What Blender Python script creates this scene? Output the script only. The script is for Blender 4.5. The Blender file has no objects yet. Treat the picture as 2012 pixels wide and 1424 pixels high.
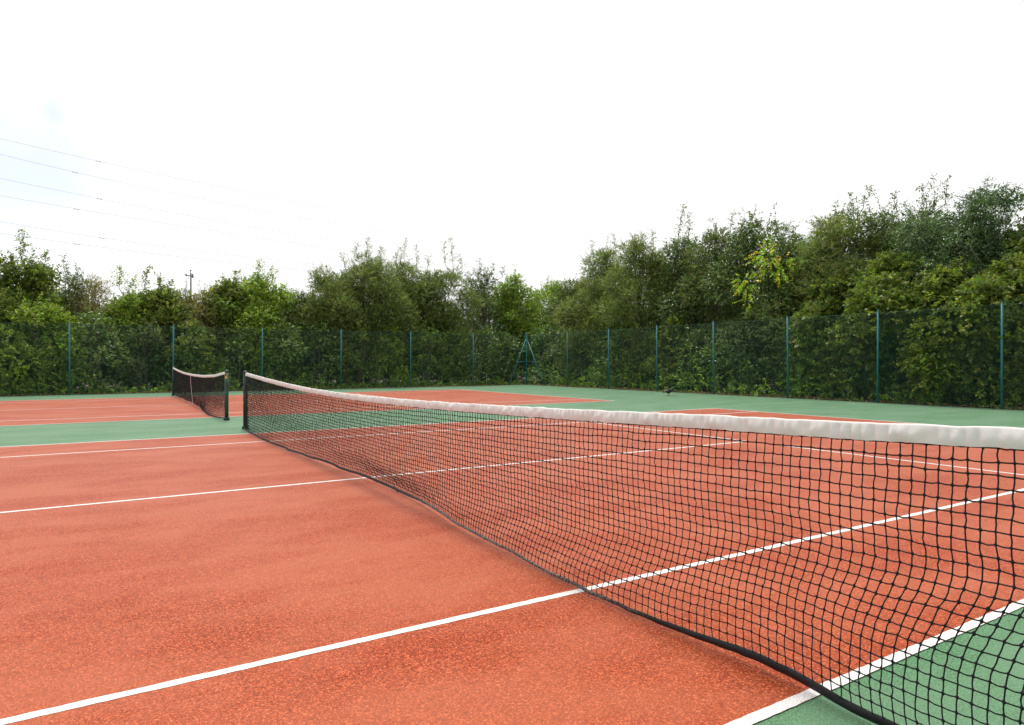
import bpy, math, random
import numpy as np
from mathutils import Matrix, Vector
C = bpy.context.scene.collection
SC = bpy.context.scene

# ------------------------------------------------------------------ camera
CAM = np.array([-2.3187, -1.5255, 1.2624])
YAW, PITCH, ROLL, FPX = 0.55291, -0.00035, -0.00112, 1305.3
FW = np.array([math.sin(YAW)*math.cos(PITCH), math.cos(YAW)*math.cos(PITCH), math.sin(PITCH)])
R0 = np.array([math.cos(YAW), -math.sin(YAW), 0.0]); U0 = np.cross(R0, FW)
RT = R0*math.cos(ROLL)+U0*math.sin(ROLL); UP = -R0*math.sin(ROLL)+U0*math.cos(ROLL)
cd = bpy.data.cameras.new('camera'); cam = bpy.data.objects.new('camera', cd); C.objects.link(cam)
cd.sensor_width = 36; cd.lens = FPX/2012*36; cd.clip_end = 2000; cd.clip_start = .02
cam.matrix_world = Matrix((( RT[0], UP[0], -FW[0], CAM[0]), (RT[1], UP[1], -FW[1], CAM[1]), (RT[2], UP[2], -FW[2], CAM[2]), (0, 0, 0, 1)))
SC.camera = cam
SC.view_settings.view_transform = 'Standard'; SC.view_settings.look = 'None'
SC.view_settings.exposure = 0.15; SC.view_settings.gamma = 1

def ray(x, y):
    return FW + RT*(x-1006)/FPX + UP*(712-y)/FPX
def at_depth(x, y, d): return CAM + ray(x, y)*d
def on_Y(x, Y):                      # point of the ground under image column x on the line Y
    d = ray(x, 712); t = (Y-CAM[1])/d[1]; p = CAM+d*t; return p[0], p[1], t
def on_X(x, X):
    d = ray(x, 712); t = (X-CAM[0])/d[0]; p = CAM+d*t; return p[0], p[1], t

# ------------------------------------------------------------------ world, sun
SUN_EL, SUN_AZ = math.radians(62), math.radians(12)     # azimuth measured from +Y towards +X
w = bpy.data.worlds.new("World"); SC.world = w; w.use_nodes = True
nt = w.node_tree; nt.nodes.clear(); N = nt.nodes.new; L = nt.links.new
out = N('ShaderNodeOutputWorld'); bg = N('ShaderNodeBackground'); L(bg.outputs[0], out.inputs[0])
sky = N('ShaderNodeTexSky'); sky.sky_type = 'NISHITA'; sky.sun_disc = False
sky.sun_elevation = SUN_EL; sky.sun_rotation = SUN_AZ
tc = N('ShaderNodeTexCoord')
sk = N('ShaderNodeVectorMath'); sk.operation = 'SCALE'; sk.inputs['Scale'].default_value = .15; L(sky.outputs[0], sk.inputs[0])
def gap(px, py, r0, r1):             # an opening in the cloud cover round a compass direction
    d = ray(px, py); d = d/np.linalg.norm(d)
    dot = N('ShaderNodeVectorMath'); dot.operation = 'DISTANCE'; L(wob.outputs[0], dot.inputs[0]); dot.inputs[1].default_value = tuple(d)
    mr = N('ShaderNodeMapRange'); mr.interpolation_type = 'SMOOTHSTEP'; L(dot.outputs['Value'], mr.inputs[0])
    mr.inputs[1].default_value = r0; mr.inputs[2].default_value = r1; mr.inputs[3].default_value = 1; mr.inputs[4].default_value = 0
    return mr
nz = N('ShaderNodeTexNoise'); nz.inputs['Scale'].default_value = 9; nz.inputs['Detail'].default_value = 6; L(tc.outputs['Generated'], nz.inputs['Vector'])
sb = N('ShaderNodeVectorMath'); sb.operation = 'SUBTRACT'; L(nz.outputs['Color'], sb.inputs[0]); sb.inputs[1].default_value = (.5, .5, .5)
sc_ = N('ShaderNodeVectorMath'); sc_.operation = 'SCALE'; sc_.inputs['Scale'].default_value = .22; L(sb.outputs[0], sc_.inputs[0])
wob = N('ShaderNodeVectorMath'); wob.operation = 'ADD'; L(tc.outputs['Generated'], wob.inputs[0]); L(sc_.outputs[0], wob.inputs[1])
g1 = gap(-10, 330, .03, .14); g2 = gap(75, 198, .008, .035)
ad = N('ShaderNodeMath'); ad.operation = 'MAXIMUM'; L(g1.outputs[0], ad.inputs[0]); L(g2.outputs[0], ad.inputs[1])
ml = N('ShaderNodeMath'); ml.operation = 'MULTIPLY'; L(ad.outputs[0], ml.inputs[0]); ml.inputs[1].default_value = .40
nz2 = N('ShaderNodeTexNoise'); nz2.inputs['Scale'].default_value = 2.5; nz2.inputs['Detail'].default_value = 5; L(tc.outputs['Generated'], nz2.inputs['Vector'])
cr = N('ShaderNodeMapRange'); L(nz2.outputs['Fac'], cr.inputs[0]); cr.inputs[3].default_value = .92; cr.inputs[4].default_value = 1.06
cl = N('ShaderNodeCombineColor'); 
for i in range(3): L(cr.outputs[0], cl.inputs[i])
mx = N('ShaderNodeMix'); mx.data_type = 'RGBA'; L(ml.outputs[0], mx.inputs[0]); L(cl.outputs[0], mx.inputs[6]); L(sk.outputs[0], mx.inputs[7])
L(mx.outputs[2], bg.inputs[0]); bg.inputs[1].default_value = 1.0

sd = bpy.data.lights.new('sun', 'SUN'); sd.energy = 2.9; sd.angle = math.radians(14); sd.color = (1, .95, .88)
so = bpy.data.objects.new('sun', sd); C.objects.link(so)
sdir = Vector((math.sin(SUN_AZ)*math.cos(SUN_EL), math.cos(SUN_AZ)*math.cos(SUN_EL), math.sin(SUN_EL)))
so.rotation_euler = sdir.to_track_quat('Z', 'Y').to_euler()

# ------------------------------------------------------------------ materials
def new_mat(name):
    m = bpy.data.materials.new(name); m.use_nodes = True
    b = m.node_tree.nodes['Principled BSDF']
    return m, m.node_tree, b
def ramp(nt, src, stops):
    r = nt.nodes.new('ShaderNodeValToRGB'); nt.links.new(src, r.inputs[0])
    e = r.color_ramp.elements
    e[0].position, e[0].color = stops[0][0], (*stops[0][1], 1)
    e[1].position, e[1].color = stops[-1][0], (*stops[-1][1], 1)
    for p, c in stops[1:-1]:
        q = e.new(p); q.color = (*c, 1)
    return r
def noise(nt, vec, scale, detail=4, rough=.6):
    n = nt.nodes.new('ShaderNodeTexNoise'); n.inputs['Scale'].default_value = scale; n.inputs['Detail'].default_value = detail
    n.inputs['Roughness'].default_value = rough; nt.links.new(vec, n.inputs['Vector']); return n
def mixc(nt, fac, a, b, blend='MIX'):
    m = nt.nodes.new('ShaderNodeMix'); m.data_type = 'RGBA'; m.blend_type = blend
    for s, v in ((0, fac), (6, a), (7, b)):
        if hasattr(v, 'links'): nt.links.new(v, m.inputs[s])
        else: m.inputs[s].default_value = v if s == 0 else (*v, 1)
    return m.outputs[2]

def court_mat(name, dark, mid, light, pale, dust):
    m, nt, b = new_mat(name)
    g = nt.nodes.new('ShaderNodeNewGeometry').outputs['Position']
    fine = noise(nt, g, 135, 2, .6)
    col = ramp(nt, fine.outputs['Fac'], [(.32, dark), (.45, mid), (.54, mid), (.66, light)]).outputs[0]
    grit = noise(nt, g, 100, 1, .5)
    gs = ramp(nt, grit.outputs['Fac'], [(.27, (.12, .10, .10)), (.36, (1, 1, 1))]).outputs[0]
    col = mixc(nt, .75, col, gs, 'MULTIPLY')
    med = noise(nt, g, 60, 3, .6)
    ms = ramp(nt, med.outputs['Fac'], [(.32, (.64, .60, .57)), (.5, (1, 1, 1)), (.68, (1.17, 1.22, 1.26))]).outputs[0]
    col = mixc(nt, .9, col, ms, 'MULTIPLY')
    # dry dusty patches, drawn out across the court
    mp = nt.nodes.new('ShaderNodeMapping'); mp.inputs['Scale'].default_value = (.6, 1.3, 1); mp.inputs['Rotation'].default_value = (0, 0, .25)
    nt.links.new(g, mp.inputs['Vector'])
    big = noise(nt, mp.outputs[0], 1.1, 7, .62)
    bf = ramp(nt, big.outputs['Fac'], [(.40, (0, 0, 0)), (.58, (1, 1, 1))]).outputs[0]
    fd = nt.nodes.new('ShaderNodeMath'); fd.operation = 'MULTIPLY'; nt.links.new(bf, fd.inputs[0]); fd.inputs[1].default_value = dust
    col = mixc(nt, fd.outputs[0], col, pale)
    nt.links.new(col, b.inputs['Base Color'])
    b.inputs['Roughness'].default_value = .52; b.inputs['Specular IOR Level'].default_value = .09; b.inputs['Sheen Weight'].default_value = .16; b.inputs['Sheen Roughness'].default_value = .30
    bp = nt.nodes.new('ShaderNodeBump'); bp.inputs['Strength'].default_value = .55; bp.inputs['Distance'].default_value = .003
    nt.links.new(fine.outputs['Fac'], bp.inputs['Height']); nt.links.new(bp.outputs[0], b.inputs['Normal'])
    return m
M_RED = court_mat('red_macadam', (.060, .014, .007), (.325, .044, .008), (.66, .180, .078), (.46, .138, .070), .45)
M_GREEN = court_mat('green_macadam', (.012, .040, .018), (.068, .185, .082), (.20, .38, .21), (.145, .255, .155), .55)

m, nt, b = new_mat('line_paint'); M_LINE = m
g = nt.nodes.new('ShaderNodeNewGeometry').outputs['Position']
n = noise(nt, g, 200, 3, .7)
nt.links.new(ramp(nt, n.outputs['Fac'], [(.37, (.30, .20, .16)), (.45, (.68, .665, .65)), (.7, (.80, .80, .79))]).outputs[0], b.inputs['Base Color'])
b.inputs['Roughness'].default_value = .7
bp = nt.nodes.new('ShaderNodeBump'); bp.inputs['Strength'].default_value = .5; bp.inputs['Distance'].default_value = .002
nt.links.new(n.outputs['Fac'], bp.inputs['Height']); nt.links.new(bp.outputs[0], b.inputs['Normal'])

def plain(name, col, rough=.6, spec=.5, metal=0, nscale=0, namp=.2, bump=0, bscale=60):
    m, nt, b = new_mat(name)
    b.inputs['Roughness'].default_value = rough; b.inputs['Specular IOR Level'].default_value = spec; b.inputs['Metallic'].default_value = metal
    tcx = nt.nodes.new('ShaderNodeTexCoord').outputs['Object']
    if nscale:
        n = noise(nt, tcx, nscale, 5, .65)
        lo = tuple(c*(1-namp) for c in col); hi = tuple(c*(1+namp) for c in col)
        nt.links.new(ramp(nt, n.outputs['Fac'], [(.3, lo), (.7, hi)]).outputs[0], b.inputs['Base Color'])
    else: b.inputs['Base Color'].default_value = (*col, 1)
    if bump:
        n2 = noise(nt, tcx, bscale, 4, .6); bp = nt.nodes.new('ShaderNodeBump'); bp.inputs['Strength'].default_value = bump; bp.inputs['Distance'].default_value = .004
        nt.links.new(n2.outputs['Fac'], bp.inputs['Height']); nt.links.new(bp.outputs[0], b.inputs['Normal'])
    return m
M_TAPE = plain('headband_canvas', (.68, .67, .655), .85, .2, 0, 9, .035, .35, 260)
M_STRAP = plain('strap_webbing', (.62, .56, .54), .8, .2, 0, 20, .1)
M_CORD = plain('net_twine', (.012, .012, .016), .75, .25)
M_BAND = plain('bottom_tape_vinyl', (.010, .010, .012), .5, .3, 0, 30, .5, .5, 120)
nt = M_BAND.node_tree; b = nt.nodes['Principled BSDF']; tcb = nt.nodes.new('ShaderNodeTexCoord').outputs['Object']
sx = nt.nodes.new('ShaderNodeSeparateXYZ'); nt.links.new(tcb, sx.inputs[0])
wm = nt.nodes.new('ShaderNodeMapRange'); nt.links.new(sx.outputs['Y'], wm.inputs[0]); wm.inputs[1].default_value = .8; wm.inputs[2].default_value = 1.6
wm2 = nt.nodes.new('ShaderNodeMapRange'); nt.links.new(sx.outputs['Y'], wm2.inputs[0]); wm2.inputs[1].default_value = 4.2; wm2.inputs[2].default_value = 3.3
wn = noise(nt, tcb, 120, 3, .7); wr = ramp(nt, wn.outputs['Fac'], [(.48, (0, 0, 0)), (.56, (1, 1, 1))])
m1_ = nt.nodes.new('ShaderNodeMath'); m1_.operation = 'MULTIPLY'; nt.links.new(wm.outputs[0], m1_.inputs[0]); nt.links.new(wm2.outputs[0], m1_.inputs[1])
m2_ = nt.nodes.new('ShaderNodeMath'); m2_.operation = 'MULTIPLY'; nt.links.new(m1_.outputs[0], m2_.inputs[0]); nt.links.new(wr.outputs[0], m2_.inputs[1])
nt.links.new(mixc(nt, m2_.outputs[0], (.012, .012, .014), (.30, .30, .29)), b.inputs['Base Color'])     # the hem is worn through to pale threads here
M_POSTG = plain('dark_green_paint', (.006, .045, .034), .4, .5, 0, 12, .3)
M_POSTB = plain('black_green_paint', (.008, .018, .016), .45, .5, 0, 12, .3)
M_FENCEP = plain('teal_post_coating', (.020, .135, .150), .5, .4, 0, 9, .25)
M_WIRE = plain('green_wire_coating', (.035, .115, .090), .5, .4)
M_GOLD = plain('gold_sticker', (.55, .33, .06), .5, .4, 0, 60, .15)
M_INK = plain('black_ink', (.02, .015, .01), .6, .3)
M_BARK = plain('bark', (.095, .078, .058), .9, .2, 0, 14, .45, .7, 40)
M_TWIG = plain('twig_bark', (.11, .085, .062), .9, .2, 0, 8, .3)
M_STEEL = plain('galvanised_steel', (.30, .31, .32), .5, .5, .6, 15, .2)
M_CABLE = plain('aluminium_cable', (.26, .27, .32), .6, .4, .2)
M_POLE = plain('weathered_pole_wood', (.13, .11, .10), .9, .2, 0, 6, .3)
M_PORC = plain('brown_porcelain', (.10, .08, .05), .3, .5)
M_FEATHER = plain('black_feathers', (.016, .014, .018), .42, .5, 0, 25, .5)
M_FEATHERG = plain('grey_feathers', (.045, .043, .05), .4, .5, 0, 30, .4)  # wing feathers, a greyer tone than the body
M_BEAK = plain('dark_beak_horn', (.03, .028, .028), .4, .5)

m, nt, b = new_mat('woodland_soil'); M_SOIL = m
g = nt.nodes.new('ShaderNodeNewGeometry').outputs['Position']
n = noise(nt, g, 9, 8, .75)
nt.links.new(ramp(nt, n.outputs['Fac'], [(.3, (.022, .018, .012)), (.5, (.06, .045, .028)), (.62, (.13, .085, .05)), (.75, (.06, .075, .025))]).outputs[0], b.inputs['Base Color'])
b.inputs['Roughness'].default_value = .95
m, nt, b = new_mat('meadow'); M_MEADOW = m
g = nt.nodes.new('ShaderNodeNewGeometry').outputs['Position']
n = noise(nt, g, 1.3, 8, .75)
nt.links.new(ramp(nt, n.outputs['Fac'], [(.3, (.03, .045, .014)), (.7, (.10, .12, .04))]).outputs[0], b.inputs['Base Color'])
b.inputs['Roughness'].default_value = .95

def leaf_mat(name, trans=.35, rough=.5, spec=.35):
    m = bpy.data.materials.new(name); m.use_nodes = True; nt = m.node_tree; nt.nodes.clear()
    o = nt.nodes.new('ShaderNodeOutputMaterial'); p = nt.nodes.new('ShaderNodeBsdfPrincipled'); t = nt.nodes.new('ShaderNodeBsdfTranslucent')
    mx = nt.nodes.new('ShaderNodeMixShader'); a = nt.nodes.new('ShaderNodeAttribute'); a.attribute_name = 'leaf_tint'
    nt.links.new(a.outputs['Color'], p.inputs['Base Color'])
    tw = mixc(nt, 1.0, a.outputs['Color'], (1.5, 1.6, .7), 'MULTIPLY'); nt.links.new(tw, t.inputs[0])
    p.inputs['Roughness'].default_value = rough; p.inputs['Specular IOR Level'].default_value = spec
    mx.inputs[0].default_value = trans; nt.links.new(p.outputs[0], mx.inputs[1]); nt.links.new(t.outputs[0], mx.inputs[2]); nt.links.new(mx.outputs[0], o.inputs[0])
    return m
M_LEAF = leaf_mat('leaf_green', .42); M_LEAFG = leaf_mat('leaf_glossy', .25, .38, .5)

# ------------------------------------------------------------------ mesh helpers
def np_obj(name, V, F, mat, parent=None, smooth=False, tint=None):
    V = np.ascontiguousarray(V, dtype=np.float32).reshape(-1, 3); F = np.ascontiguousarray(F, dtype=np.int32); k = F.shape[1]
    me = bpy.data.meshes.new(name); me.vertices.add(len(V)); me.vertices.foreach_set('co', V.ravel())
    me.loops.add(F.size); me.loops.foreach_set('vertex_index', F.ravel())
    me.polygons.add(len(F)); me.polygons.foreach_set('loop_start', np.arange(0, F.size, k, dtype=np.int32))
    me.polygons.foreach_set('loop_total', np.full(len(F), k, dtype=np.int32))
    if smooth: me.polygons.foreach_set('use_smooth', np.ones(len(F), dtype=bool))
    if tint is not None:
        at = me.attributes.new('leaf_tint', 'FLOAT_COLOR', 'POINT'); at.data.foreach_set('color', np.ascontiguousarray(tint, dtype=np.float32).ravel())
    me.update(); me.validate(clean_customdata=False); me.materials.append(mat)
    o = bpy.data.objects.new(name, me); C.objects.link(o)
    if parent: o.parent = parent
    return o
class MB:
    def __init__(s): s.v = []; s.f = []
    def add(s, V, F):
        n = len(s.v); s.v += [tuple(map(float, p)) for p in V]; s.f += [tuple(n+i for i in q) for q in F]
    def box(s, c, d, rz=0):
        cx, cy, cz = c; a, b_, h = d[0]/2, d[1]/2, d[2]/2; co, si = math.cos(rz), math.sin(rz)
        V = [(cx+x*co-y*si, cy+x*si+y*co, cz+z) for z in (-h, h) for x, y in ((-a, -b_), (a, -b_), (a, b_), (-a, b_))]
        s.add(V, [(3, 2, 1, 0), (4, 5, 6, 7), (0, 1, 5, 4), (1, 2, 6, 5), (2, 3, 7, 6), (3, 0, 4, 7)])
    def tube(s, pts, rad, n=8, flat=1.0):
        pts = [np.array(p, float) for p in pts]
        if not hasattr(rad, '__len__'): rad = [rad]*len(pts)
        V = []
        prev = None
        for i, p in enumerate(pts):
            d = pts[min(i+1, len(pts)-1)]-pts[max(i-1, 0)]; d /= np.linalg.norm(d)+1e-9
            if prev is None:
                a = np.array([0, 0, 1.]) if abs(d[2]) < .9 else np.array([1., 0, 0])
                prev = np.cross(d, a); prev /= np.linalg.norm(prev)
            u = prev-d*(prev@d); u /= np.linalg.norm(u); prev = u; v = np.cross(d, u)
            for k in range(n):
                t = 2*math.pi*k/n; V.append(p+rad[i]*(math.cos(t)*u+flat*math.sin(t)*v))
        m_ = len(pts); F = [(i*n+k, i*n+(k+1) % n, (i+1)*n+(k+1) % n, (i+1)*n+k) for i in range(m_-1) for k in range(n)]
        F.append(tuple(reversed(range(n)))); F.append(tuple((m_-1)*n+k for k in range(n)))
        s.add(V, F)
    def lathe(s, prof, c=(0, 0, 0), n=20):
        V = [(c[0]+r*math.cos(2*math.pi*k/n), c[1]+r*math.sin(2*math.pi*k/n), c[2]+z) for r, z in prof for k in range(n)]
        F = [(i*n+k, i*n+(k+1) % n, (i+1)*n+(k+1) % n, (i+1)*n+k) for i in range(len(prof)-1) for k in range(n)]
        F.append(tuple(reversed(range(n)))); F.append(tuple((len(prof)-1)*n+k for k in range(n)))
        s.add(V, F)
    def build(s, name, mat, parent=None, smooth=False):
        me = bpy.data.meshes.new(name); me.from_pydata(s.v, [], s.f); me.materials.append(mat)
        if smooth:
            for p in me.polygons: p.use_smooth = len(p.vertices) <= 4
        me.update(); o = bpy.data.objects.new(name, me); C.objects.link(o)
        if parent: o.parent = parent
        return o
def tag(o, label=None, cat=None, group=None, kind=None):
    if label: o['label'] = label
    if cat: o['category'] = cat
    if group: o['group'] = group
    if kind: o['kind'] = kind
    return o
def empty(name, loc=(0, 0, 0), rz=0):
    o = bpy.data.objects.new(name, None); C.objects.link(o); o.location = loc; o.rotation_euler = (0, 0, rz); o.empty_display_size = .2
    return o
def sheet(name, x0, x1, y0, y1, z, mat):
    mb = MB(); mb.add([(x0, y0, z), (x1, y0, z), (x1, y1, z), (x0, y1, z)], [(0, 1, 2, 3)])
    return tag(mb.build(name, mat), kind='structure')

# ------------------------------------------------------------------ ground and courts
FX, FY = 17.95, 29.75            # the two fences meet at this corner
g = sheet('ground', -700, 700, -700, 700, -.06, M_MEADOW)
s_ = sheet('woodland_floor', -34, 40, -16, 48, -.02, M_SOIL)
# earth bank edge behind the fences
sheet('court_surround', -24, FX+.12, -12, FY+.12, 0, M_GREEN)
C2 = 15.05
sheet('court_surface', -11.885, 11.885, 0, 10.97, .003, M_RED)
sheet('court_surface', -11.885, 11.885, C2, C2+10.97, .003, M_RED)
def court_lines(y0):
    mb = MB(); z = .0045; rng = random.Random(int(y0*10))
    def strip(x0, x1, y0_, y1_, along):
        # painted edges wander by a millimetre or two
        n = max(2, int((x1-x0 if along == 'x' else y1_-y0_)/.04)); V = []
        for i in range(n+1):
            t = i/n; j1 = rng.uniform(-.0022, .0022); j2 = rng.uniform(-.0022, .0022)
            if along == 'x': x = x0+(x1-x0)*t; V += [(x, y0_+j1, z), (x, y1_+j2, z)]
            else: y = y0_+(y1_-y0_)*t; V += [(x1+j2, y, z), (x0+j1, y, z)]
        mb.add(V, [(2*i, 2*i+2, 2*i+3, 2*i+1) for i in range(n)])
    W = .05; xm = 11.885
    for y in (0, 10.97-W): strip(-xm, xm, y0+y, y0+y+W, 'x')
    xi = xm-W
    for y in (1.37, 9.6-W): strip(-xi, xi, y0+y, y0+y+W, 'x')
    for x in (-xm, xm-W): strip(x, x+W, y0+W, y0+10.97-W, 'y')
    for x in (-6.4-W/2, 6.4-W/2): strip(x, x+W, y0+1.37+W, y0+9.6-W, 'y')
    strip(-6.4+W/2, 6.4-W/2, y0+5.485-W/2, y0+5.485+W/2, 'x')
    for x in (-xi, xi-.1): strip(x, x+.1, y0+5.485-W/2, y0+5.485+W/2, 'x')
    return tag(mb.build('court_lines', M_LINE), kind='structure')
court_lines(0); court_lines(C2)

# ------------------------------------------------------------------ nets
def smooth_noise(rng, n, k):
    a = rng.standard_normal(n+6*k); w_ = np.hanning(2*k+1); w_ /= w_.sum(); r = np.convolve(a, w_, 'same')[3*k:3*k+n]
    return r/(r.std()+1e-9)
def strings(P, r, axis):
    """P (n, m, 3): n strings of m points, each a square-section cord"""
    n, m_, _ = P.shape
    if axis == 'v': off = np.array([(r, 0, 0), (0, r, 0), (-r, 0, 0), (0, -r, 0)])
    else: off = np.array([(r, 0, 0), (0, 0, r), (-r, 0, 0), (0, 0, -r)])
    V = (P[:, :, None, :]+off[None, None]).reshape(-1, 3)
    i = np.arange(n)[:, None, None]; j = np.arange(m_-1)[None, :, None]; k = np.arange(4)[None, None, :]
    a = (i*m_+j)*4; F = np.stack([a+k, a+(k+1) % 4, a+4+(k+1) % 4, a+4+k], -1).reshape(-1, 4)
    return V, F
def merge(parts):
    Vs, Fs, n = [], [], 0
    for V, F in parts: Vs.append(V); Fs.append(F+n); n += len(V)
    return np.concatenate(Vs), np.concatenate(Fs)

def tennis_net(y0, y1, topz, xb, shear, belly, seed, cord_r, strap=None, label=''):
    rng = np.random.default_rng(seed)
    root = empty('tennis_net', (0, y0, 0)); tag(root, label, 'tennis net')
    S = .0415; n = int((y1-y0-.16)/S)+1; Y = np.linspace(y0+.08, y1-.08, n)
    tz = np.interp(Y, *topz); k = np.hanning(21); k /= k.sum(); kx = np.hanning(33); kx /= kx.sum()
    tz = np.convolve(np.pad(tz, 10, 'edge'), k, 'valid'); xo = np.convolve(np.pad(np.interp(Y, *xb), 16, 'edge'), kx, 'valid')
    sh = np.convolve(np.pad(np.interp(Y, *shear), 10, 'edge'), k, 'valid'); be = np.convolve(np.pad(np.interp(Y, *belly), 10, 'edge'), k, 'valid')
    edge = np.clip(np.minimum(Y-y0, y1-Y)/.5, 0, 1)
    rows = 24; s = np.linspace(0, 1, rows)
    P = np.zeros((n, rows, 3))
    zt = tz-.060; zb = .045+.006*np.clip(smooth_noise(rng, n, 12), -1, 2)
    st = np.interp(Y, [.1, 1.7], [.38, .70])[:, None]; step = np.clip((s[None]-st)/(1-st), 0, 1); step = step*step*(3-2*step)
    wave = np.exp(-((s-.27)/.15)**2)-1.0*np.exp(-((s-.47)/.11)**2)
    sst = np.clip((s[None]-st)/.38, 0, 1)*(1-.25*np.clip((s[None]-.86)/.14, 0, 1)); sst = sst*sst*(3-2*sst)
    n1 = smooth_noise(rng, n, 12); n2 = smooth_noise(rng, n, 30)
    P[:, :, 0] = xo[:, None]*step + be[:, None]*wave[None]*(.85+.15*n1[:, None]) + .004*n2[:, None]*np.sin(s*6)[None]*edge[:, None]
    P[:, :, 1] = Y[:, None] + sh[:, None]*sst + .005*smooth_noise(rng, n, 16)[:, None]*np.sin(s*5+.5)[None]*edge[:, None]
    P[:, :, 2] = zt[:, None]*(1-s)+zb[:, None]*s
    J = rng.normal(0, 1, P.shape)*np.array([.0016, .0012, .0012]); J[:, 0] *= .3; J[:, -1, 2] *= .3
    P += J
    # gently wavering rows
    for r_ in range(1, rows-1): P[:, r_, 2] += .0014*smooth_noise(rng, n, 5)
    P[:, 0, 0] = 0; Pv = np.concatenate([P[:, :1]+np.array([0, 0, .012]), P], 1)
    # a loose mid point between knots makes the twine curve
    mid = (Pv[:, :-1]+Pv[:, 1:])/2+rng.normal(0, 1, (n, rows, 3))*np.array([.0018, .0012, 0])
    Q = np.empty((n, 2*rows+1, 3)); Q[:, 0::2] = Pv; Q[:, 1::2] = mid
    H = P.transpose(1, 0, 2); midh = (H[:, :-1]+H[:, 1:])/2; midh[:, :, 2] -= np.abs(rng.normal(.0012, .0012, midh.shape[:2]))
    QH = np.empty((rows, 2*n-1, 3)); QH[:, 0::2] = H; QH[:, 1::2] = midh
    QH = QH[:-1]
    oct_ = np.array([(1, 0, 0), (0, 1, 0), (-1, 0, 0), (0, -1, 0), (0, 0, 1), (0, 0, -1)], float)
    K = P[:, :-1].reshape(-1, 3); sc = np.array([.9, 1.0, 1.15])*cord_r*2.9
    VK = (K[:, None]+oct_[None]*sc*rng.uniform(.8, 1.15, (len(K), 1, 1))).reshape(-1, 3)
    tri = np.array([(0, 1, 4), (1, 2, 4), (2, 3, 4), (3, 0, 4), (1, 0, 5), (2, 1, 5), (3, 2, 5), (0, 3, 5)])
    FK = (np.arange(len(K))[:, None, None]*6+tri[None]).reshape(-1, 3); FK = np.concatenate([FK, FK[:, 2:3]], 1)
    # knots as triangles: rebuilt as quads with a split edge is degenerate, so keep them in a triangle mesh
    V, F = merge([strings(Q, cord_r, 'v'), strings(QH, cord_r, 'h')])
    T = np.concatenate([F[:, [0, 1, 2]], F[:, [0, 2, 3]]]); FKt = FK[:, :3]+len(V)
    np_obj('net_mesh', np.concatenate([V, VK]), np.concatenate([T, FKt]), M_CORD, root)
    # headband: a canvas strip folded over the cable, creased where the twine pulls it
    ny = int((y1-y0-.06)/.0075); YY = np.linspace(y0+.03, y1-.03, ny); tt = np.interp(YY, Y, tz)
    sec = []
    for t in np.linspace(0, 1, 6)[:-1]: sec.append((-.0065-.002*math.sin(t*3.1), -.058*(1-t)-.002*0))
    for a in np.linspace(math.pi, 0, 6): sec.append((.0075*math.cos(a), .006*math.sin(a)-.001))
    for t in np.linspace(0, 1, 6)[1:]: sec.append((.0065+.002*math.sin(t*3.1), -.058*t))
    sec = np.array(sec); ns = len(sec)
    f = (YY-Y[0])/S; ph = rng.uniform(-.25, .25, n+4); fi = f+np.interp(f, np.arange(n+4), ph)
    crease = np.abs(np.cos(np.pi*fi))**4; wav = smooth_noise(rng, ny, 3); wav2 = smooth_noise(rng, ny, 14); amp = np.interp(f, np.arange(0, n+4, 2), rng.uniform(.2, 1.4, len(np.arange(0, n+4, 2))))
    T_ = np.zeros((ny, ns, 3))
    dn = np.clip(-sec[:, 1]/.058, 0, 1)
    pull = np.where(sec[:, 0] < 0, -1, 1)
    T_[:, :, 0] = sec[None, :, 0] + (pull*(.15+.85*np.sin(dn*math.pi*.8)))[None]*(.0085*(1-crease*amp)[:, None]) + .0011*wav[:, None]*dn[None] + .0025*wav2[:, None]*(dn*.6+.1)[None] \
        + 0
    # diagonal folds
    for kf in range(3):
        ang = rng.uniform(-40, 40); fr = smooth_noise(rng, ny+400, 6)
        shift = (dn*ang*.35).astype(int)
        for c_ in range(ns): T_[:, c_, 0] += .0013*fr[200+shift[c_]:200+shift[c_]+ny]*pull[c_]*math.sin(dn[c_]*math.pi*.9+.1)
    T_[:, :, 1] = YY[:, None]
    T_[:, :, 2] = tt[:, None]+sec[None, :, 1] + .0012*smooth_noise(rng, ny, 8)[:, None] + .0007*smooth_noise(rng, ny, 4)[:, None]*(dn > .9)[None]
    i = np.arange(ny-1)[:, None]; j = np.arange(ns-1)[None]
    a = i*ns+j; Fq = np.stack([a, a+1, a+ns+1, a+ns], -1).reshape(-1, 4)
    np_obj('headband', T_, Fq, M_TAPE, root, smooth=True)
    # bottom tape: flat black vinyl fold hanging under the last row
    Pb = P[:, -1]; nb = n*3; fy = np.linspace(0, n-1, nb); B = np.stack([np.interp(fy, np.arange(n), Pb[:, c]) for c in range(3)], 1)
    B[:, 0] += .003*smooth_noise(rng, nb, 12); tw = .3+.2*smooth_noise(rng, nb, 90)
    secb = [(-.0025, .009), (-.0035, -.003), (-.0025, -.020), (0, -.022), (.0025, -.020), (.0035, -.003), (.0025, .009), (0, .010)]
    VB = np.zeros((nb, 8, 3)); bh = np.interp(B[:, 1], [-.9, .3, 1.0, 3.5, 4.5, 12], [1.1, 1.1, .6, .6, .85, .8])
    for k_, (sx, sz) in enumerate(secb):
        sz = sz*bh
        VB[:, k_, 0] = B[:, 0]+sx*np.cos(tw)+sz*np.sin(tw)+.0012*smooth_noise(rng, nb, 4); VB[:, k_, 1] = B[:, 1]
        VB[:, k_, 2] = np.maximum(B[:, 2]-.006+sz*np.cos(tw)-sx*np.sin(tw), .009)
    i = np.arange(nb-1)[:, None]; k_ = np.arange(8)[None]; a = i*8
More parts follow.
